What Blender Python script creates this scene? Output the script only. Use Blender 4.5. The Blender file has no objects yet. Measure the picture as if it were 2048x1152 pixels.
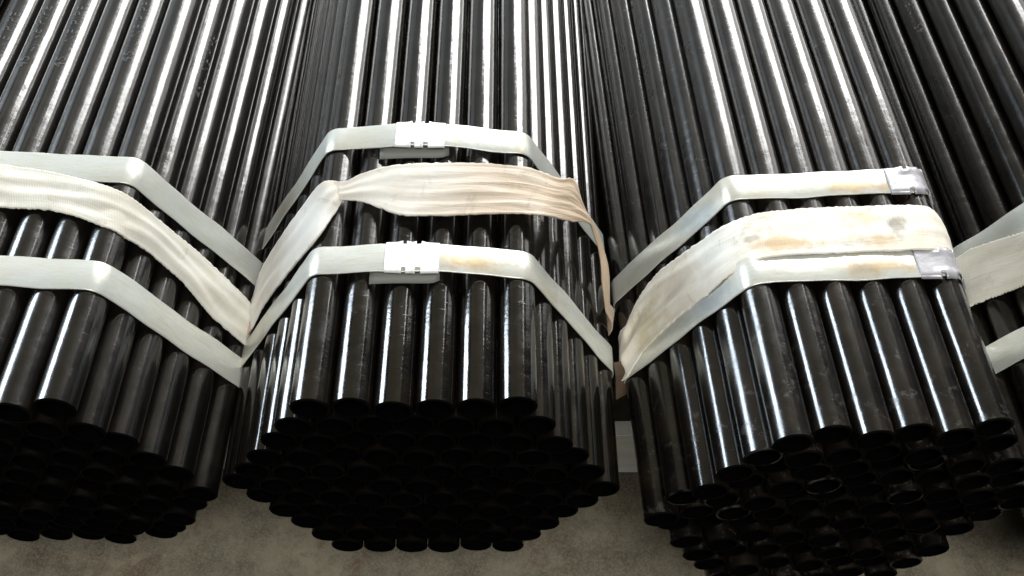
import bpy, bmesh, math, random
from mathutils import Vector, Matrix
random.seed(7)
D = 0.042                      # pipe diameter in metres; layout numbers below are in pipe diameters
S3 = math.sqrt(3) / 2
scene = bpy.context.scene
C = scene.collection

# ------------------------------------------------------------------ camera
cam_d = bpy.data.cameras.new('camera')
cam = bpy.data.objects.new('camera', cam_d); C.objects.link(cam)
pitch, yaw, roll = (math.radians(a) for a in (54.0926, 2.6379, 2.9178))
fw = Vector((math.sin(yaw) * math.cos(pitch), math.cos(yaw) * math.cos(pitch), -math.sin(pitch)))
rt = Vector((math.cos(yaw), -math.sin(yaw), 0)); up = rt.cross(fw)
r2 = math.cos(roll) * rt + math.sin(roll) * up
u2 = -math.sin(roll) * rt + math.cos(roll) * up
M = Matrix((r2, u2, -fw)).transposed().to_4x4()
M.translation = Vector((1.67887, -11.67806, 25.53774)) * D
cam.matrix_world = M
cam_d.sensor_width = 36.0
cam_d.lens = 36.0 * 1985.16 / 2048
cam_d.clip_start = 0.02; cam_d.clip_end = 200
scene.camera = cam

# ------------------------------------------------------------------ world and lamps (inside a dim hall)
w = bpy.data.worlds.new('World'); scene.world = w; w.use_nodes = True
w.node_tree.nodes['Background'].inputs[0].default_value = (0.9, 0.92, 1.0, 1)
w.node_tree.nodes['Background'].inputs[1].default_value = 0.012

def lamp(name, loc, aim, sx, sy, radiance, col, along=(0, 1, 0)):
    """rectangular lamp: sx along `along`, sy across, facing aim"""
    l = bpy.data.lights.new(name, 'AREA'); l.shape = 'RECTANGLE'
    l.size = sx; l.size_y = sy; l.energy = radiance * math.pi * sx * sy; l.color = col
    o = bpy.data.objects.new(name, l); C.objects.link(o)
    z = (Vector(loc) - Vector(aim)).normalized(); x = Vector(along); x = (x - z * x.dot(z)).normalized(); y = z.cross(x)
    m = Matrix((x, y, z)).transposed().to_4x4(); m.translation = Vector(loc); o.matrix_world = m
    return o
lamp('skylight_row', (2.45, 10.3, 3.8), (0.2, 10.3, 0), 12.0, 3.0, 17, (1.0, 1.0, 0.98))
lamp('skylight_slit', (2.7, 3.55, 3.6), (0.3, 3.4, 0), 1.3, 0.3, 8, (1.0, 1.0, 0.98))
lamp('front_skylight', (0.7, 12.0, 5.0), (0.2, 3.0, 0), 8.0, 2.0, 15, (1.0, 1.0, 1.0))
lamp('far_ceiling', (-2.3, 10.5, 5.2), (-1.8, 7.0, 0), 9.0, 6.8, 0.38, (0.95, 1.0, 1.0))
lamp('left_doorway', (-5.0, 2.7, 2.3), (0, 1.5, 0.3), 2.0, 2.4, 21, (0.78, 0.89, 1.0))
lamp('left_windows', (-5.7, 9.5, 2.8), (0, 5.0, 0.8), 9.0, 4.4, 0.55, (0.93, 0.98, 1.0))
lamp('right_windows', (5.6, 9.0, 2.3), (0, 5.0, 0.5), 8.0, 3.8, 1.9, (1.0, 0.97, 0.92))
lamp('ceiling_bounce', (0.0, 3.9, 5.0), (0.0, 3.2, 0), 3.4, 8.0, 0.25, (1.0, 0.86, 0.60))
lamp('overhead_fill', (0.6, -2.3, 4.3), (0.3, -0.9, 0), 4.0, 2.4, 9.0, (1.0, 0.975, 0.92), (1, 0, 0))  # added overhead fill that brightens strap tops and floor, no real fitting

vs = scene.view_settings
vs.view_transform = 'Standard'; vs.look = 'None'; vs.exposure = 0.0; vs.gamma = 1.0; vs.use_curve_mapping = False

# ------------------------------------------------------------------ materials
def new_mat(name):
    m = bpy.data.materials.new(name); m.use_nodes = True
    nt = m.node_tree; b = nt.nodes['Principled BSDF']
    return m, nt, b
def nd(nt, t, **k):
    n = nt.nodes.new(t)
    for a, v in k.items():
        if a in n.inputs.keys(): n.inputs[a].default_value = v
        else: setattr(n, a, v)
    return n
def noise(nt, vec, scale, detail=4, rough=0.55, dist=0.0):
    n = nd(nt, 'ShaderNodeTexNoise', Scale=scale, Detail=detail, Roughness=rough, Distortion=dist)
    if vec: nt.links.new(vec, n.inputs['Vector'])
    return n.outputs[0]
def mp(nt, v, a, b, c, d):
    n = nd(nt, 'ShaderNodeMapRange'); n.inputs[1].default_value = a; n.inputs[2].default_value = b
    n.inputs[3].default_value = c; n.inputs[4].default_value = d
    nt.links.new(v, n.inputs[0]); return n.outputs[0]
def mix(nt, fac, c1, c2):
    n = nd(nt, 'ShaderNodeMix', data_type='RGBA')
    for i, c in ((6, c1), (7, c2)):
        if isinstance(c, tuple): n.inputs[i].default_value = (*c, 1)
        else: nt.links.new(c, n.inputs[i])
    if isinstance(fac, float): n.inputs[0].default_value = fac
    else: nt.links.new(fac, n.inputs[0])
    return n.outputs[2]
def mathn(nt, op, a, b):
    n = nd(nt, 'ShaderNodeMath', operation=op)
    for i, v in ((0, a), (1, b)):
        if isinstance(v, (int, float)): n.inputs[i].default_value = v
        else: nt.links.new(v, n.inputs[i])
    return n.outputs[0]
def objvec(nt, scale, rnd=True):
    tc = nd(nt, 'ShaderNodeTexCoord'); m = nd(nt, 'ShaderNodeMapping')
    m.inputs['Scale'].default_value = scale
    nt.links.new(tc.outputs['Object'], m.inputs[0])
    if rnd:
        oi = nd(nt, 'ShaderNodeObjectInfo'); s = mathn(nt, 'MULTIPLY', oi.outputs['Random'], 90.0)
        cb = nd(nt, 'ShaderNodeCombineXYZ')
        for i in range(3): nt.links.new(s, cb.inputs[i])
        nt.links.new(cb.outputs[0], m.inputs['Location'])
    return m.outputs[0]
def bump(nt, h, strength, dist, prev=None):
    b = nd(nt, 'ShaderNodeBump', Strength=strength, Distance=dist)
    nt.links.new(h, b.inputs['Height'])
    if prev: nt.links.new(prev, b.inputs['Normal'])
    return b.outputs[0]

def pipe_material(name, dust, thr, r0, r1, coat, rust, spec, c0, c1, wear=0.0):
    m, nt, b = new_mat(name); L = nt.links.new
    v = objvec(nt, (1, 1, 1)); vl = objvec(nt, (1, 0.12, 1))
    blot = noise(nt, v, 22, 5, 0.6)
    streak = noise(nt, vl, 90, 4, 0.6)
    fine = noise(nt, v, 420, 3, 0.6)
    base = mix(nt, mp(nt, blot, 0.46, 0.70, 0.0, rust), (0.0022, 0.0019, 0.0014), (0.008, 0.0048, 0.0026))
    sp = noise(nt, v, 60, 6, 0.74, 0.2)
    if wear:                       # handling wear gathers on the last few centimetres of each pipe
        tc = nd(nt, 'ShaderNodeTexCoord'); xyz = nd(nt, 'ShaderNodeSeparateXYZ'); L(tc.outputs['Object'], xyz.inputs[0])
        sp = mathn(nt, 'ADD', sp, mp(nt, xyz.outputs[1], 0.2 * D, 4.0 * D, wear, 0.0))
    spots = mp(nt, sp, thr, thr + 0.07, 0.0, dust)
    base = mix(nt, spots, base, (0.05, 0.044, 0.036))
    L(base, b.inputs['Base Color'])
    L(mp(nt, mathn(nt, 'ADD', mathn(nt, 'MULTIPLY', blot, 0.6), mathn(nt, 'MULTIPLY', streak, 0.4)), 0.35, 0.68, r0, r1), b.inputs['Roughness'])
    b.inputs['IOR'].default_value = 1.6; b.inputs['Specular IOR Level'].default_value = 0.5 * spec
    scuff = mp(nt, noise(nt, v, 34, 6, 0.72, 0.8), 0.40, 0.74, c0, c1)
    scuff = mathn(nt, 'ADD', scuff, mathn(nt, 'MULTIPLY', spots, 0.35))
    oi = nd(nt, 'ShaderNodeObjectInfo'); scuff = mathn(nt, 'ADD', scuff, mp(nt, oi.outputs['Random'], 0.0, 1.0, -0.02, 0.07))
    wav = noise(nt, objvec(nt, (1, 0.22, 1)), 26, 3, 0.55)
    scr = mp(nt, noise(nt, objvec(nt, (1, 6, 1)), 45, 3, 0.6, 0.3), 0.66, 0.70, 0.0, 1.0)
    b.inputs['Coat Weight'].default_value = coat; b.inputs['Coat IOR'].default_value = 1.65
    L(scuff, b.inputs['Coat Roughness'])
    n1 = bump(nt, streak, 0.05, 0.0010)
    n2 = bump(nt, fine, 0.06, 0.0005, n1)
    n3 = bump(nt, wav, 0.16, 0.004, bump(nt, blot, 0.22, 0.002, bump(nt, scr, 0.10, 0.0006, n2)))
    L(n3, b.inputs['Normal']); L(n3, b.inputs['Coat Normal'])
    return m
MAT = {}
MAT['pipe_C'] = pipe_material('varnished_pipe_clean', 0.40, 0.69, 0.20, 0.34, 1.0, 0.6, 0.15, 0.05, 0.20)
MAT['pipe_L'] = pipe_material('varnished_pipe_satin', 0.40, 0.68, 0.26, 0.38, 0.9, 0.5, 0.45, 0.07, 0.24)
MAT['pipe_R'] = pipe_material('varnished_pipe_smeared', 0.42, 0.61, 0.24, 0.38, 0.85, 1.0, 0.45, 0.08, 0.28, 0.055)
MAT['pipe_F'] = pipe_material('varnished_pipe_dull', 0.40, 0.66, 0.25, 0.40, 0.6, 0.6, 0.15, 0.12, 0.30)
m, nt, b = new_mat('pale_stamp'); b.inputs['Base Color'].default_value = (0.045, 0.046, 0.046, 1); b.inputs['Roughness'].default_value = 0.5; MAT['stamp'] = m
def end_material(name, c1, c2):
    m, nt, b = new_mat(name); v = objvec(nt, (1, 1, 1))
    oi = nd(nt, 'ShaderNodeObjectInfo'); pick = mp(nt, oi.outputs['Random'], 0.80, 0.92, 0.06, 1.0)
    nt.links.new(mix(nt, mathn(nt, 'MULTIPLY', mp(nt, noise(nt, v, 60, 4), 0.42, 0.66, 0, 1), pick), c1, c2), b.inputs['Base Color'])
    b.inputs['Roughness'].default_value = 0.7; b.inputs['Specular IOR Level'].default_value = 0.02
    return m
MAT['end'] = end_material('black_pipe_end', (0.001, 0.001, 0.001), (0.005, 0.0045, 0.004))
MAT['end_R'] = end_material('scuffed_pipe_end', (0.001, 0.001, 0.001), (0.045, 0.042, 0.039))
m, nt, b = new_mat('dark_pipe_bore')
b.inputs['Base Color'].default_value = (0.001, 0.001, 0.001, 1); b.inputs['Roughness'].default_value = 0.7; b.inputs['Specular IOR Level'].default_value = 0.0; MAT['bore'] = m

def add_marks(nt, c, marks):
    """stains with a place of their own: (x, y, rx, ry, colour, strength) in pipe diameters"""
    tc = nd(nt, 'ShaderNodeTexCoord'); wob = noise(nt, tc.outputs['Object'], 45, 5, 0.65)
    for x, y, rx, ry, col, k in marks:
        m = nd(nt, 'ShaderNodeMapping'); m.vector_type = 'POINT'
        m.inputs['Location'].default_value = (-x / rx, -y / ry, 0); m.inputs['Scale'].default_value = (1 / (rx * D), 1 / (ry * D), 0)
        nt.links.new(tc.outputs['Object'], m.inputs[0])
        ln = nd(nt, 'ShaderNodeVectorMath', operation='LENGTH'); nt.links.new(m.outputs[0], ln.inputs[0])
        dist = mathn(nt, 'ADD', ln.outputs['Value'], mathn(nt, 'MULTIPLY', mathn(nt, 'SUBTRACT', wob, 0.5), 2.6))
        c = mix(nt, mp(nt, dist, 0.35, 1.1, k, 0.0), c, col)
    return c
def strap_material(name, stain, marks=()):
    m, nt, b = new_mat(name); L = nt.links.new
    v = objvec(nt, (1, 1, 1)); tc = nd(nt, 'ShaderNodeUVMap')
    mm = nd(nt, 'ShaderNodeMapping'); mm.inputs['Scale'].default_value = (1.2, 14, 1); L(tc.outputs[0], mm.inputs[0])
    brushed = noise(nt, mm.outputs[0], 3.0, 5, 0.6)
    st = mp(nt, noise(nt, v, 9, 5, 0.6, 0.8), 0.50, 0.66, 0.0, stain)
    c = mix(nt, mp(nt, brushed, 0.35, 0.7, 0, 1), (0.66, 0.675, 0.635), (0.53, 0.55, 0.51))
    c = mix(nt, mp(nt, noise(nt, v, 5, 3, 0.5), 0.45, 0.65, 0, 0.4), c, (0.46, 0.52, 0.53))
    c = mix(nt, mp(nt, noise(nt, mm.outputs[0], 0.9, 3, 0.5), 0.5, 0.7, 0, 0.6), c, (0.52, 0.52, 0.38))
    c = mix(nt, st, c, (0.46, 0.37, 0.22))
    sm = mp(nt, noise(nt, v, 34, 6, 0.7, 1.0), 0.68, 0.78, 0.0, 0.7 * stain)
    c = mix(nt, sm, c, (0.30, 0.24, 0.18))
    c = add_marks(nt, c, marks)
    L(c, b.inputs['Base Color']); b.inputs['Metallic'].default_value = 0.42
    L(mp(nt, brushed, 0.3, 0.7, 0.26, 0.40), b.inputs['Roughness'])
    L(bump(nt, noise(nt, v, 26, 3), 0.35, 0.003, bump(nt, brushed, 0.05, 0.001)), b.inputs['Normal'])
    return m
TAN = (0.50, 0.36, 0.19); RUST = (0.27, 0.16, 0.08); GREY = (0.24, 0.22, 0.18)
MAT['strap_C'] = strap_material('galvanised_strap_stained', 0.4, [(1.25, 4.05, 1.3, 0.35, TAN, 0.75), (0.9, 8.55, 0.6, 0.4, TAN, 0.7), (1.9, 8.6, 0.35, 0.25, TAN, 0.8), (0.75, 8.72, 0.25, 0.1, RUST, 0.7), (2.6, 8.4, 0.2, 0.6, TAN, 0.6)])
MAT['strap_R'] = strap_material('galvanised_strap_smeared', 0.4, [(0.9, 7.55, 1.5, 0.3, TAN, 0.75), (0.7, 4.75, 1.3, 0.32, TAN, 0.7), (0.3, 4.7, 0.4, 0.2, GREY, 0.5), (-3.6, 4.6, 0.5, 0.5, (0.36, 0.42, 0.46), 0.6), (-3.5, 7.4, 0.5, 0.5, (0.36, 0.42, 0.46), 0.6)])
MAT['strap_clean'] = strap_material('galvanised_strap_clean', 0.12)
m, nt, b = new_mat('shaded_strap_zinc'); b.inputs['Base Color'].default_value = (0.13, 0.14, 0.125, 1); b.inputs['Roughness'].default_value = 0.6; MAT['tail'] = m  # strap zinc darkened for the tail: shade under the strap put into the colour
m, nt, b = new_mat('zinc_seal'); v = objvec(nt, (1, 1, 1))
nt.links.new(mix(nt, mp(nt, noise(nt, v, 70, 5, 0.7), 0.4, 0.75, 0, 1), (0.42, 0.42, 0.45), (0.33, 0.33, 0.36)), b.inputs['Base Color'])
b.inputs['Metallic'].default_value = 0.35; b.inputs['Roughness'].default_value = 0.3
nt.links.new(bump(nt, noise(nt, v, 40, 3), 0.3, 0.003), b.inputs['Normal']); MAT['seal_grey'] = m
m, nt, b = new_mat('bright_seal'); v = objvec(nt, (1, 1, 1))
nt.links.new(mix(nt, mp(nt, noise(nt, v, 70, 5, 0.7), 0.4, 0.8, 0, 1), (0.88, 0.88, 0.88), (0.74, 0.75, 0.76)), b.inputs['Base Color'])
b.inputs['Metallic'].default_value = 0.2; b.inputs['Roughness'].default_value = 0.35; MAT['seal'] = m

def webbing(name, base, stain_c, stain, fray, marks=()):
    m, nt, b = new_mat(name); L = nt.links.new
    uv = nd(nt, 'ShaderNodeUVMap'); v = objvec(nt, (1, 1, 1))
    def rib(scale, direction):
        mm = nd(nt, 'ShaderNodeMapping'); L(uv.outputs[0], mm.inputs[0])
        wv = nd(nt, 'ShaderNodeTexWave', wave_type='BANDS', bands_direction=direction, Scale=scale, Distortion=0.8, Detail=2.0)
        wv.inputs['Detail Scale'].default_value = 2.0
        L(mm.outputs[0], wv.inputs['Vector']); return wv.outputs[1]
    ribs = rib(4.6, 'X')
    ma = nd(nt, 'ShaderNodeMapping'); ma.inputs['Scale'].default_value = (0.30, 3.4, 1); L(uv.outputs[0], ma.inputs[0])
    fib = noise(nt, ma.outputs[0], 1.6, 3, 0.55, 0.5)
    big = noise(nt, v, 16, 5, 0.6, 0.5)
    c = mix(nt, mp(nt, big, 0.42, 0.68, 0.0, stain), base, stain_c)
    c = mix(nt, mp(nt, ribs, 0.0, 1.0, 0.03 if fray else 0.06, 0.0), c, (0.35, 0.31, 0.24))
    if fray:
        sx = nd(nt, 'ShaderNodeSeparateXYZ'); L(uv.outputs[0], sx.inputs[0])
        face = mathn(nt, 'MULTIPLY', mp(nt, sx.outputs[0], 7.0, 11.0, 0.0, 1.0), mp(nt, sx.outputs[0], 15.0, 18.0, 1.0, 0.35))
        fib = mathn(nt, 'MULTIPLY', fib, face)
        c = mix(nt, mathn(nt, 'MULTIPLY', mp(nt, sx.outputs[0], 8.5, 13.5, 0.0, 0.95), 1.0), c, (0.52, 0.39, 0.265))
        c = mix(nt, mathn(nt, 'MULTIPLY', face, mp(nt, fib, 0.42, 0.56, 0.55, 0.0)), c, (0.40, 0.30, 0.20))
    dirt = mp(nt, noise(nt, v, 24, 6, 0.68, 0.8), 0.58, 0.72, 0.0, 0.6)
    c = mix(nt, dirt, c, (0.27, 0.23, 0.17))
    c = add_marks(nt, c, marks)
    L(c, b.inputs['Base Color']); b.inputs['Roughness'].default_value = 0.82
    b.inputs['Sheen Weight'].default_value = 0.15
    n = bump(nt, ribs, 0.08 if fray else 0.15, 0.0010)
    n = bump(nt, fib, 0.6 if fray else 0.2, 0.006, n)
    n = bump(nt, noise(nt, v, 300, 3), 0.12, 0.001, n)
    L(n, b.inputs['Normal'])
    return m
MAT['web_C'] = webbing('frayed_beige_webbing', (0.58, 0.575, 0.54), (0.48, 0.43, 0.34), 0.6, True)
MAT['web_L'] = webbing('cream_webbing', (0.54, 0.535, 0.48), (0.41, 0.38, 0.31), 0.5, False)
MAT['web_R'] = webbing('worn_cream_webbing', (0.70, 0.695, 0.64), (0.52, 0.43, 0.31), 0.5, False, [(1.45, 6.05, 0.34, 0.55, GREY, 0.8), (0.6, 6.3, 0.7, 0.25, TAN, 0.6), (-1.6, 5.45, 1.0, 0.3, TAN, 0.75), (0.9, 5.5, 0.6, 0.25, TAN, 0.7), (-2.5, 5.7, 0.25, 0.14, GREY, 0.7), (-4.9, 5.2, 0.4, 1.0, (0.42, 0.36, 0.18), 0.6)])

m, nt, b = new_mat('stained_concrete'); tc = nd(nt, 'ShaderNodeTexCoord'); g = tc.outputs['Object']
c = mix(nt, mp(nt, noise(nt, g, 9, 6, 0.68), 0.36, 0.66, 0, 1), (0.055, 0.048, 0.034), (0.19, 0.168, 0.122))
c = mix(nt, mp(nt, noise(nt, g, 16, 5, 0.7, 0.7), 0.52, 0.64, 0, 0.75), c, (0.07, 0.045, 0.026))
c = mix(nt, mp(nt, noise(nt, g, 70, 4, 0.7), 0.66, 0.75, 0, 0.8), c, (0.03, 0.027, 0.022))
c = mix(nt, mp(nt, noise(nt, g, 26, 4, 0.7), 0.56, 0.66, 0, 0.5), c, (0.085, 0.09, 0.055))
c = mix(nt, mp(nt, noise(nt, g, 300, 3, 0.75), 0.45, 0.62, 0, 0.45), c, (0.21, 0.185, 0.135))
nt.links.new(c, b.inputs['Base Color']); b.inputs['Roughness'].default_value = 0.85
nt.links.new(bump(nt, noise(nt, g, 180, 5, 0.7), 0.4, 0.002), b.inputs['Normal']); MAT['floor'] = m
m, nt, b = new_mat('white_painted_timber'); v = objvec(nt, (0.3, 1, 1), False)
nt.links.new(mix(nt, mp(nt, noise(nt, v, 30, 5, 0.6), 0.4, 0.7, 0, 1), (0.85, 0.86, 0.81), (0.7, 0.7, 0.64)), b.inputs['Base Color'])
b.inputs['Roughness'].default_value = 0.7; MAT['beam'] = m
m, nt, b = new_mat('brown_card'); v = objvec(nt, (1, 1, 1))
nt.links.new(mix(nt, noise(nt, v, 60, 4), (0.075, 0.045, 0.024), (0.04, 0.025, 0.014)), b.inputs['Base Color'])
b.inputs['Roughness'].default_value = 0.8; MAT['card'] = m

# ------------------------------------------------------------------ helpers
def link(name, me, parent=None, loc=None, rot=None):
    o = bpy.data.objects.new(name, me); C.objects.link(o)
    if parent is not None: o.parent = parent
    if loc is not None: o.location = Vector(loc) * D
    if rot is not None: o.rotation_euler = rot
    return o
def tag(o, label, cat, group=None):
    o['label'] = label; o['category'] = cat
    if group: o['group'] = group
    return o
def mesh_from(name, verts, faces, mats, smooth=True, uvs=None):
    me = bpy.data.meshes.new(name)
    me.from_pydata([tuple(Vector(v) * D) for v in verts], [], faces)
    for mt in mats: me.materials.append(mt)
    if smooth: me.shade_smooth()
    if uvs:
        lay = me.uv_layers.new(name='UVMap')
        for lp in me.loops: lay.data[lp.index].uv = uvs[lp.vertex_index]
    me.update()
    return me

# ------------------------------------------------------------------ setting: floor and the beam the bundles lie on
FZ = -7.83
fl = link('floor', mesh_from('floor', [(-260, -140, FZ), (260, -140, FZ), (260, 380, FZ), (-260, 380, FZ)], [(0, 1, 2, 3)], [MAT['floor']], False))
fl['kind'] = 'structure'
bm = bmesh.new()
bmesh.ops.create_cube(bm, size=1, matrix=Matrix.Translation(Vector((0.5, 4.45, (FZ - 4.92) / 2)) * D) @ Matrix.Diagonal(Vector((60 * D, 0.6 * D, (-4.92 - FZ) * D, 1))))
bmesh.ops.bevel(bm, geom=bm.edges[:], offset=0.06 * D, segments=2, affect='EDGES')
me = bpy.data.meshes.new('beam'); bm.to_mesh(me); bm.free(); me.materials.append(MAT['beam'])
tag(link('support_board', me), 'white painted board on edge on the floor, showing between the central and right bundles', 'board')

# ------------------------------------------------------------------ pipes
LEN = 143.0
def pipe_mesh(name, mat):
    n = 40; R = 0.492; r = 0.405; vs_, fs, mi = [], [], []
    prof = [(R, LEN, 0), (R, 40.0, 0), (R, 0.03, 0), (R - 0.02, 0.0, 1), (r + 0.015, 0.0, 1), (r, 0.02, 2), (r, LEN, 2)]
    for rad, y, _ in prof:
        for k in range(n):
            a = 2 * math.pi * k / n; vs_.append((rad * math.sin(a), y, rad * math.cos(a)))
    for i in range(len(prof) - 1):
        for k in range(n):
            k2 = (k + 1) % n; fs.append((i * n + k, i * n + k2, (i + 1) * n + k2, (i + 1) * n + k)); mi.append(prof[i + 1][2] if i else 0)
    me = mesh_from(name, vs_, fs, [mat, MAT['end_R'] if name == 'pipe_R' else MAT['end'], MAT['bore']])
    me.polygons.foreach_set('material_index', mi)
    bm = bmesh.new(); bm.from_mesh(me); bmesh.ops.recalc_face_normals(bm, faces=bm.faces)
    bm.faces.ensure_lookup_table()
    f = bm.faces[0]; cxy = f.calc_center_median()
    if f.normal.x * cxy.x + f.normal.z * cxy.z < 0: bmesh.ops.reverse_faces(bm, faces=bm.faces)
    for e in bm.edges:
        ys = [v.co.y / D for v in e.verts]
        if abs(ys[0] - ys[1]) < 1e-4 and ys[0] < 1: e.smooth = False
    bm.to_mesh(me); bm.free()
    return me

def hull(off, per=8):
    """rounded hexagon round the bundle, clockwise seen from the front, from the top-left corner pipe"""
    pts = []
    for k, a in enumerate((120, 60, 0, -60, -120, -180)):
        cx, cz = 5 * math.cos(math.radians(a)), 5 * math.sin(math.radians(a))
        for j in range(per + 1):
            t = math.radians(a + 30 - 60 * j / per)
            pts.append(Vector((cx + (0.5 + off) * math.cos(t), 0, cz + (0.5 + off) * math.sin(t))))
    return pts

class Path:
    """closed path in x-z with arc length; frame(s) gives point and outward normal"""
    def __init__(self, pts):
        self.p = pts + [pts[0]]; self.d = [0]
        for a, b in zip(self.p, self.p[1:]): self.d.append(self.d[-1] + (b - a).length)
        self.L = self.d[-1]
    def at(self, s):
        s %= self.L
        for i in range(len(self.d) - 1):
            if self.d[i + 1] >= s and self.d[i + 1] > self.d[i]:
                t = (s - self.d[i]) / (self.d[i + 1] - self.d[i]); p = self.p[i].lerp(self.p[i + 1], t)
                tg = (self.p[i + 1] - self.p[i]).normalized(); return p, Vector((-tg.z, 0, tg.x))
        return self.p[0].copy(), Vector((0, 0, 1))
    def smooth_at(self, s, h=0.12):
        p, _ = self.at(s); a, _ = self.at(s - h); b, _ = self.at(s + h); tg = (b - a).normalized()
        return p, Vector((-tg.z, 0, tg.x))
    def nearest(self, q):
        best = (1e9, 0)
        for k in range(600):
            s = self.L * k / 600; p, _ = self.at(s); d = (p - Vector((q[0], 0, q[2]))).length
            if d < best[0]: best = (d, s)
        return best[1]

def build_strap(bundle, y0, tilt, width, seal_x, lift, mats, seal_mat, tail, rnd):
    pts = hull(0.03, 8)
    P = Path(pts)
    top0 = P.nearest((-2.7, 0, 4.85)); top1 = P.nearest((2.7, 0, 4.85))
    s_seal = P.nearest((seal_x, 0, 4.86 if abs(seal_x) < 2.7 else 4.68))
    def lifted(s):
        p, n = P.smooth_at(s)
        if lift and p.z > 4.0 and abs(p.x) < 2.5:
            e = 0.6
            dl = (p.x + 2.5) / max(0.1, (seal_x - e + 2.5)); dr = (2.5 - p.x) / max(0.1, (2.5 - seal_x - e))
            k = max(0, min(1, dl, dr)); p.z += lift * (k * k * (3 - 2 * k) * 0.5 + k * 0.5)
        return p, n
    verts, faces, uvs = [], [], []
    N = 170; ss = []
    # finer stations round the corners
    for i in range(len(P.d) - 1):
        seg = P.d[i + 1] - P.d[i]; k = max(1, int(seg / 0.35))
        for j in range(k): ss.append(P.d[i] + seg * j / k)
    ws = (-0.5, -0.47, 0.0, 0.47, 0.5)
    for i, s in enumerate(ss):
        p, n = lifted(s)
        wob = 0.018 * math.sin(s * 1.7 + rnd) + 0.012 * math.sin(s * 4.1 + 2 * rnd)
        for wv in ws:
            q = p + n * (0.012 * math.sin(s * 2.3 + rnd + wv * 2) + (-0.012 if abs(wv) > 0.48 else 0))
            verts.append((q.x, y0 + tilt * p.x + wv * width + wob, q.z)); uvs.append((s, wv * width))
    nW = len(ws)
    for i in range(len(ss)):
        j = (i + 1) % len(ss)
        for k in range(nW - 1): faces.append((i * nW + k, j * nW + k, j * nW + k + 1, i * nW + k + 1))
    me = mesh_from('steel_strap', verts, faces, [mats], True, uvs)
    st = link('steel_strap', me, bundle)
    md = st.modifiers.new('thickness', 'SOLIDIFY'); md.thickness = 0.03 * D; md.offset = 1
    # crimped seal: a sleeve over the strap with four notches
    ns, nw = 44, 14; hl = 0.70 if seal_x < 2 else 0.86; hw = width * 0.5 + 0.05
    verts, faces = [], []
    def notch(u, wv): return abs(wv) > 0.70 and min(abs(u + 0.30), abs(u - 0.24)) < 0.085
    for i in range(ns + 1):
        u = -1 + 2 * i / ns
        p, n = lifted(s_seal + u * hl)
        for k in range(nw + 1):
            wv = -1 + 2 * k / nw
            near = min(abs(u + 0.30), abs(u - 0.24))
            fl_ = math.exp(-(near / 0.2) ** 2)
            h = 0.04
            if abs(wv) > 0.99: h = -0.02
            elif abs(wv) > 0.84: h = 0.04
            wid = hw * wv * (1 + (0.07 * fl_ - 0.03 * abs(u) ** 3) * (abs(wv) > 0.6))
            h += 0.03 * fl_ * (abs(wv) > 0.5)
            q = p + n * h
            verts.append((q.x, y0 + tilt * p.x + wid, q.z))
    W = nw + 1
    for i in range(ns):
        for k in range(nw):
            u = -1 + 2 * (i + .5) / ns; wv = -1 + 2 * (k + .5) / nw
            if notch(u, wv): continue
            faces.append((i * W + k, (i + 1) * W + k, (i + 1) * W + k + 1, i * W + k + 1))
    me = mesh_from('seal', verts, faces, [seal_mat], True)
    se = link('seal', me, st)
    md = se.modifiers.new('thickness', 'SOLIDIFY'); md.thickness = 0.028 * D; md.offset = 1
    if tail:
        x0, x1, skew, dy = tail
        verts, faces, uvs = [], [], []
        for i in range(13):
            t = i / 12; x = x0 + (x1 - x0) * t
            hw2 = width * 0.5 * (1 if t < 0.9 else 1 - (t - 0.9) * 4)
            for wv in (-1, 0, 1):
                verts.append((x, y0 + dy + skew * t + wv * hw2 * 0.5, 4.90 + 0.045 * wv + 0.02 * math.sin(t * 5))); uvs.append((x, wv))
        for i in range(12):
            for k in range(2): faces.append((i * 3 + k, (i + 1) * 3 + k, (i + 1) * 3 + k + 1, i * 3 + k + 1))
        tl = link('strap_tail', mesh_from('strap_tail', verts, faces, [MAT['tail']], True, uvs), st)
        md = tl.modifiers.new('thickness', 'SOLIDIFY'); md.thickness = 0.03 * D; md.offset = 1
    return st

# raised mill stamp lettering, wrapped on the pipe
def stamp_mesh(text, mat, size=0.62, space=1.15):
    cu = bpy.data.curves.new('stamp', 'FONT'); cu.body = text; cu.size = size; cu.space_character = space
    cu.extrude = 0.006; cu.bevel_depth = 0.006; cu.bevel_resolution = 0; cu.align_x = 'LEFT'; cu.align_y = 'CENTER'; cu.resolution_u = 3; cu.offset = -0.008
    o = bpy.data.objects.new('stamp', cu); C.objects.link(o)
    dg = bpy.context.evaluated_depsgraph_get(); dg.update()
    me = bpy.data.meshes.new_from_object(o.evaluated_get(dg))
    bpy.data.objects.remove(o)
    for v in me.vertices:
        a = -v.co.y / 0.492; rad = 0.492 + (v.co.z + 0.006) * 0.7
        v.co = Vector((rad * math.sin(a), v.co.x, rad * math.cos(a))) * D
    me.materials.clear(); me.materials.append(mat); me.update()
    return me

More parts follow.
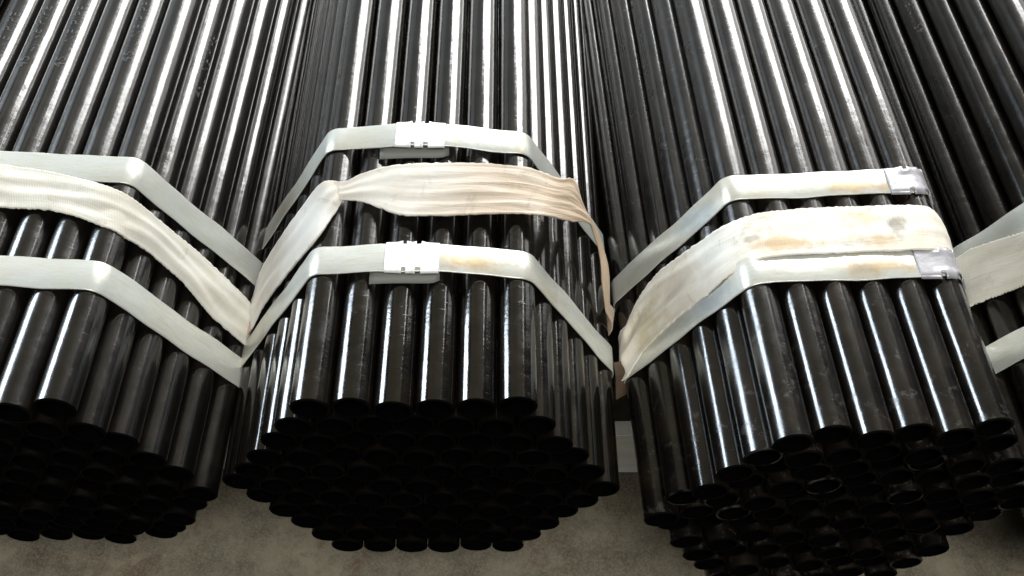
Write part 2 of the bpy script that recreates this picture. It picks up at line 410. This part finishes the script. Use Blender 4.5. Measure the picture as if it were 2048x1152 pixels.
def build_bundle(key, label, cx, cy, rz, jit, row_dx=None, row_dy=None):
    root = bpy.data.objects.new('pipe_bundle', None); C.objects.link(root)
    root.location = Vector((cx, cy, 0)) * D; root.rotation_euler = (0, 0, rz)
    tag(root, label, 'pipe bundle', 'strapped bundles of black steel pipes')
    me = pipe_mesh('pipe_' + key, MAT['pipe_' + key]); grid = {}
    for r in range(11):
        n = 6 + r if r < 6 else 16 - r
        for i in range(n):
            x = i - (n - 1) / 2 + (row_dx or {}).get(r, 0); z = (5 - r) * S3
            y = random.uniform(-jit, jit) + (row_dy or {}).get(r, 0)
            if jit > 0.2 and r > 3 and random.random() < 0.25: y -= random.uniform(0.1, 0.45)
            ang = random.uniform(0, 2 * math.pi)
            o = link('pipe', me, root, (x + random.uniform(-.003, .003), y, z), (0, ang, 0))
            o.rotation_euler.z = random.uniform(-1, 1) * 0.0004
            grid[(r, i)] = (o, ang)
    return root, grid

bC, gC = build_bundle('C', 'central bundle of glossy black steel pipes between the other two whole bundles', 0, 0, 0, 0.09)
bL, gL = build_bundle('L', 'bundle of black steel pipes at the left edge, its straps running down to the right', -11.05, -0.12, -0.02, 0.12, {10: -1}, {10: .35, 9: .2, 8: .1})
bR, gR = build_bundle('R', 'bundle of smeared black pipes right of centre with uneven pipe ends', 11.58, -0.6, 0.042, 0.16, None, {7: -.1, 8: -.2, 9: -.3, 10: -.35})
bF, gF = build_bundle('F', 'mostly cut-off bundle of dark pipes at the far right edge behind the strap seals', 22.3, -0.6, 0.03, 0.12)

bG, gG = build_bundle('F', 'sliver of another pipe bundle in the top left corner beyond the left bundle', -22.2, -0.3, -0.02, 0.12)
# straps
build_strap(bG, 3.9, 0.0, 0.92, -2.0, 0.0, MAT['strap_clean'], MAT['seal_grey'], None, 3.3)
build_strap(bG, 7.6, 0.0, 0.9, -2.0, 0.0, MAT['strap_clean'], MAT['seal_grey'], None, 1.9)
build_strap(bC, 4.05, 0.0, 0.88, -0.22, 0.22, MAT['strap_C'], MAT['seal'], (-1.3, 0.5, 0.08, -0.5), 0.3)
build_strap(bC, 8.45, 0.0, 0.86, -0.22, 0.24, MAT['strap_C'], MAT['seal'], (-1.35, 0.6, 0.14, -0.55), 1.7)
build_strap(bL, 3.7, -0.01, 0.92, -1.6, 0.05, MAT['strap_clean'], MAT['seal'], None, 2.6)
build_strap(bL, 7.35, -0.02, 0.95, -3.2, 0.0, MAT['strap_clean'], MAT['seal'], None, 4.1)
build_strap(bR, 4.75, 0.02, 0.90, 2.62, 0.0, MAT['strap_R'], MAT['seal_grey'], None, 5.2)
build_strap(bR, 7.65, 0.035, 0.88, 2.60, 0.0, MAT['strap_R'], MAT['seal_grey'], None, 0.9)
build_strap(bF, 4.7, 0.0, 0.92, 2.0, 0.0, MAT['strap_clean'], MAT['seal_grey'], None, 3.0)
build_strap(bF, 8.4, 0.0, 0.9, 2.0, 0.0, MAT['strap_clean'], MAT['seal_grey'], None, 3.9)

# lettering on pipes: (grid, row, index, text, start y, clock angle on the pipe)
def stamp(grid, key, row, idx, text, y, az, size=0.46):
    o, ang = grid[(row, idx)]
    me = stamp_mesh(text, MAT['stamp'], size)
    s = link('stamped_lettering', me, o, (0, y, 0)); s.rotation_euler = (0, math.radians(az) - ang, 0)
stamp(gL, 'L', 0, 0, '45 LINE PIPE', 11.1, 8)
stamp(gL, 'L', 0, 1, '45 LINE PIPE', 11.4, -5)
stamp(gL, 'L', 0, 2, '45 LINE PIPE', 11.4, 5)
stamp(gL, 'L', 0, 4, '45 LINE PIPE', 11.8, 0)
stamp(gL, 'L', 1, 6, '45 LINE PIPE', 11.6, 68)
stamp(gF, 'F', 3, 0, '45 LINE PIPE', 17.8, -38)
stamp(gF, 'F', 1, 0, '45 LINE PIPE', 17.9, -38)

# ------------------------------------------------------------------ webbing slings
def catmull(ps, n):
    ps = [Vector(p) for p in ps]; q = [ps[0] * 2 - ps[1]] + ps + [ps[-1] * 2 - ps[-2]]; out = []
    m_ = len(ps) - 1
    for i in range(n):
        f = i / (n - 1) * m_; k = min(int(f), m_ - 1); t = f - k; a, b_, c_, d_ = q[k:k + 4]
        out.append(0.5 * ((2 * b_) + (c_ - a) * t + (2 * a - 5 * b_ + 4 * c_ - d_) * t * t + (3 * b_ - a - 3 * c_ + d_) * t ** 3))
    return out
HEX = [Vector((5 * math.cos(math.radians(a)), 0, 5 * math.sin(math.radians(a)))) for a in (120, 60, 0, -60, -120, -180)]
def push_out(q, clear):
    best = None
    p = Vector((q.x, 0, q.z)); inside = True
    for k in range(6):
        a, b_ = HEX[k], HEX[(k + 1) % 6]; e = b_ - a; t = max(0, min(1, (p - a).dot(e) / e.dot(e))); c_ = a + e * t
        nrm = Vector((-e.z, 0, e.x)).normalized()
        if (p - a).dot(nrm) > 0: inside = False
        d = (p - c_).length
        if best is None or d < best[0]: best = (d, c_, nrm)
    d, c_, nrm = best; sd = -d if inside else d
    if sd >= 0.5 + clear: return q
    dr = nrm if inside or d < 1e-5 else (p - c_) / d
    r_ = c_ + dr * (0.5 + clear); return Vector((r_.x, q.y, r_.z))
def sling(label, A, B, bundle, mat, off, ripple, seed, fold=0.0, cords=0.0, thick=0.05, n=170, nw=28):
    rs = random.Random(seed)
    ea, eb = catmull(A, n), catmull(B, n)
    # close the loop round the unseen side of the bundle
    P = Path(hull(off, 6)); s1 = P.nearest((ea[-1] + eb[-1]) / 2); s0 = P.nearest((ea[0] + eb[0]) / 2)
    span = (s0 - s1) % P.L; k = 70
    ya, yb, ya0, yb0 = ea[-1].y, eb[-1].y, ea[0].y, eb[0].y
    da = (ea[-1] - P.at(s1)[0]); db = (eb[-1] - P.at(s1)[0]); da0 = ea[0] - P.at(s0)[0]; db0 = eb[0] - P.at(s0)[0]
    rest_a, rest_b = [], []
    for i in range(1, k):
        t = i / k; p, _ = P.at(s1 + span * t); f1 = max(0, 1 - t * 8); f0 = max(0, 1 - (1 - t) * 8)
        yc = ((ya + yb) * (1 - t) + (ya0 + yb0) * t) / 2; hw = 0.62
        sg = 1 if ya > yb else -1; sg0 = 1 if ya0 > yb0 else -1
        s_ = sg if t < .5 else sg0
        for rest, d1, d0, y1, y0_, side in ((rest_a, da, da0, ya, ya0, 1), (rest_b, db, db0, yb, yb0, -1)):
            q = p + Vector((d1.x * f1 + d0.x * f0, 0, d1.z * f1 + d0.z * f0))
            yy = yc + side * s_ * hw; yy = yy * (1 - f1 - f0) + y1 * f1 + y0_ * f0
            rest.append(Vector((q.x, yy, q.z)))
    ra, rb = ea + rest_a, eb + rest_b; T = len(ra)
    verts, faces, uvs = [], [], []; dist = 0
    ph = [rs.uniform(0, 6.3) for _ in range(8)]
    for i in range(T):
        a, b_ = ra[i], rb[i]
        m0 = (ra[i] + rb[i]) / 2; m1 = (ra[(i + 1) % T] + rb[(i + 1) % T]) / 2
        tg = (m1 - m0); dist += tg.length; tg.normalize()
        nr = tg.cross(b_ - a)
        if nr.length < 1e-6: nr = Vector((0, 0, 1))
        nr.normalize()
        if nr.dot(Vector((m0.x, 0, m0.z))) < 0: nr = -nr
        amp = ripple * (1 if i < n else 0.3) * min(1, (a - b_).length / 0.8)
        for kx in range(nw + 1):
            v = kx / nw; q = a.lerp(b_, v)
            jag = (rs.uniform(-.012, .012) if kx in (0, nw) else 0)
            h = math.sin(dist * 0.55 + v * 3.1 + ph[0]) * 0.5 + 0.55 * math.sin(dist * 1.3 - v * 5.2 + ph[1]) + 0.35 * math.sin(dist * 2.6 + v * 8 + ph[2]) \
                + 0.4 * math.sin(v * 17 + 0.6 * math.sin(dist * .8 + ph[3]) * 3 + dist * .35 + ph[4])
            fo = fold * max(0, 1 - i / (0.42 * n)) * (i < n) * (0.5 + 0.5 * math.sin(v * 11.5 - dist * 0.5)) ** 2
            f_ = i / n
            cord = cords * max(0, min(1, (f_ - 0.40) / 0.18, (0.84 - f_) / 0.08)) * (0.6 * abs(math.sin(v * 15 + 1.4 * math.sin(dist * 0.5 + ph[5]) - dist * 0.22)) ** 1.5 + 0.4 * abs(math.sin(v * 31 + 1.1 * math.sin(dist * 0.9 + ph[6]) + dist * 0.3)))
            q = q + nr * cord + nr * fo * math.sin(math.pi * v) + nr * (amp * (h + 1.2) * math.sin(math.pi * min(1, max(0.12, v * .9 + .05)))) + (b_ - a) * jag
            q = push_out(q, 0.05)
            verts.append(q); uvs.append((dist, v * 1.3))
    W = nw + 1
    for i in range(T):
        j = (i + 1) % T
        for kx in range(nw): faces.append((i * W + kx, j * W + kx, j * W + kx + 1, i * W + kx + 1))
    o = link('webbing_sling', mesh_from('webbing_sling', verts, faces, [mat], True, uvs))
    o.matrix_world = bundle.matrix_world.copy() if False else Matrix.Translation(bundle.location) @ Matrix.Rotation(bundle.rotation_euler.z, 4, 'Z')
    md = o.modifiers.new('thickness', 'SOLIDIFY'); md.thickness = thick * D; md.offset = 1
    tag(o, label, 'sling', 'cream webbing slings round the bundles')
    return o

sling('cream webbing sling with ripples sagging across the left bundle',
      [(-1.62, 7.15, 4.93), (-0.89, 7.27, 4.95), (-0.16, 7.16, 4.97), (0.57, 7.04, 4.97), (1.29, 6.88, 4.97), (2.0, 6.68, 4.97), (2.69, 6.49, 4.82), (3.2, 6.38, 4.34), (3.57, 6.36, 3.70), (3.94, 6.32, 3.06), (4.31, 6.28, 2.42), (4.68, 6.21, 1.79), (5.04, 6.11, 1.15), (5.41, 5.99, 0.49)],
      [(-1.22, 5.8, 4.93), (-0.49, 5.78, 4.93), (0.23, 5.74, 4.93), (0.96, 5.7, 4.93), (1.65, 5.54, 4.93), (2.33, 5.3, 4.89), (2.96, 5.17, 4.57), (3.38, 5.21, 4.01), (3.74, 5.15, 3.38), (4.1, 5.05, 2.76), (4.45, 4.86, 2.15), (4.8, 4.67, 1.54), (5.16, 4.6, 0.92), (5.53, 4.55, 0.29)],
      bL, MAT['web_L'], 0.1, 0.085, 3)
sling('worn cream webbing sling lying flat beside the lower strap of the right bundle',
      [(-5.36, 5.87, 0.58), (-4.96, 6.45, 1.27), (-4.49, 6.71, 2.08), (-4.0, 6.67, 2.93), (-3.51, 6.6, 3.79), (-3.02, 6.44, 4.63), (-2.19, 6.53, 4.97), (-1.2, 6.64, 4.97), (-0.22, 6.7, 4.97), (0.77, 6.72, 4.97), (1.75, 6.73, 4.97), (2.55, 6.68, 4.95), (3.05, 6.6, 4.55), (3.4, 6.5, 4.0)],
      [(-5.51, 4.2, 0.31), (-5.1, 4.6, 1.03), (-4.64, 4.78, 1.83), (-4.17, 4.85, 2.64), (-3.7, 4.82, 3.45), (-3.23, 4.88, 4.26), (-2.58, 4.98, 4.87), (-1.68, 5.08, 4.96), (-0.74, 5.12, 4.96), (0.2, 5.14, 4.96), (1.14, 5.15, 4.96), (2.3, 5.17, 4.96), (2.95, 5.17, 4.62), (3.35, 5.15, 4.0)],
      bR, MAT['web_R'], 0.1, 0.035, 8, 0.22)
sling('cream webbing sling between the two straps of the far right bundle',
      [(-5.04, 8.5, 1.13), (-4.72, 8.3, 1.69), (-4.4, 8.1, 2.24), (-4.08, 7.9, 2.79), (-3.66, 7.65, 3.53), (-3.1, 7.5, 4.5), (-2.4, 7.4, 4.93), (-1.4, 7.4, 4.93)],
      [(-5.29, 6.64, 0.69), (-4.99, 6.53, 1.22), (-4.68, 6.41, 1.75), (-4.37, 6.3, 2.28), (-3.97, 6.12, 2.99), (-3.25, 6.1, 4.25), (-2.4, 6.1, 4.93), (-1.4, 6.1, 4.93)],
      bF, MAT['web_L'], 0.1, 0.02, 5)
sling('frayed beige webbing sling twisted and folded over the top of the central bundle',
      [(-5.47, 6.01, 0.38), (-5.3, 6.75, 0.68), (-4.59, 6.95, 1.95), (-3.66, 6.83, 3.63), (-2.88, 6.55, 5.05), (-2.5, 6.62, 5.13), (-2.18, 6.53, 5.2), (-1.72, 6.79, 5.25), (-0.99, 7.06, 5.28), (-0.17, 7.18, 5.25), (0.66, 7.22, 5.23), (1.77, 7.25, 5.2), (2.88, 7.15, 5.15), (3.63, 6.9, 5.05), (4.12, 7.3, 4.53), (4.46, 7.1, 3.7), (4.9, 7.0, 2.95), (5.2, 6.8, 2.2), (5.42, 6.4, 1.5), (5.5, 5.73, 0.7)],
      [(-5.22, 4.63, 0.81), (-4.76, 4.9, 1.62), (-3.83, 4.85, 3.23), (-2.89, 4.75, 4.80), (-2.41, 5.57, 4.95), (-2.21, 6.06, 4.98), (-2.28, 6.02, 5.03), (-1.72, 5.98, 5.03), (-1.24, 5.78, 5.03), (-0.63, 5.48, 5.08), (0.18, 5.46, 5.08), (1.51, 5.54, 5.08), (2.59, 5.6, 5.03), (3.25, 5.5, 5.1), (4.0, 5.9, 4.45), (4.62, 6.6, 3.5), (4.84, 6.8, 2.9), (5.1, 6.5, 2.15), (5.2, 5.9, 1.6), (5.38, 5.4, 0.75)],
      bC, MAT['web_C'], 0.1, 0.035, 12, 0.0, 0.06)

# ------------------------------------------------------------------ brown scrap pinched between the straps
verts = [(5.60, 3.5, 0.15), (6.0, 3.55, 0.35), (5.98, 3.2, -0.35), (5.66, 3.1, -0.55), (5.56, 3.9, 0.25), (5.98, 3.9, 0.4)]
me = mesh_from('scrap', verts, [(0, 1, 2, 3), (4, 5, 1, 0)], [MAT['card']], False)
o = link('packing_scrap', me); md = o.modifiers.new('thickness', 'SOLIDIFY'); md.thickness = 0.06 * D; md.offset = 0
tag(o, 'small brown scrap of packing pinched between the central and right bundles below their straps', 'scrap')
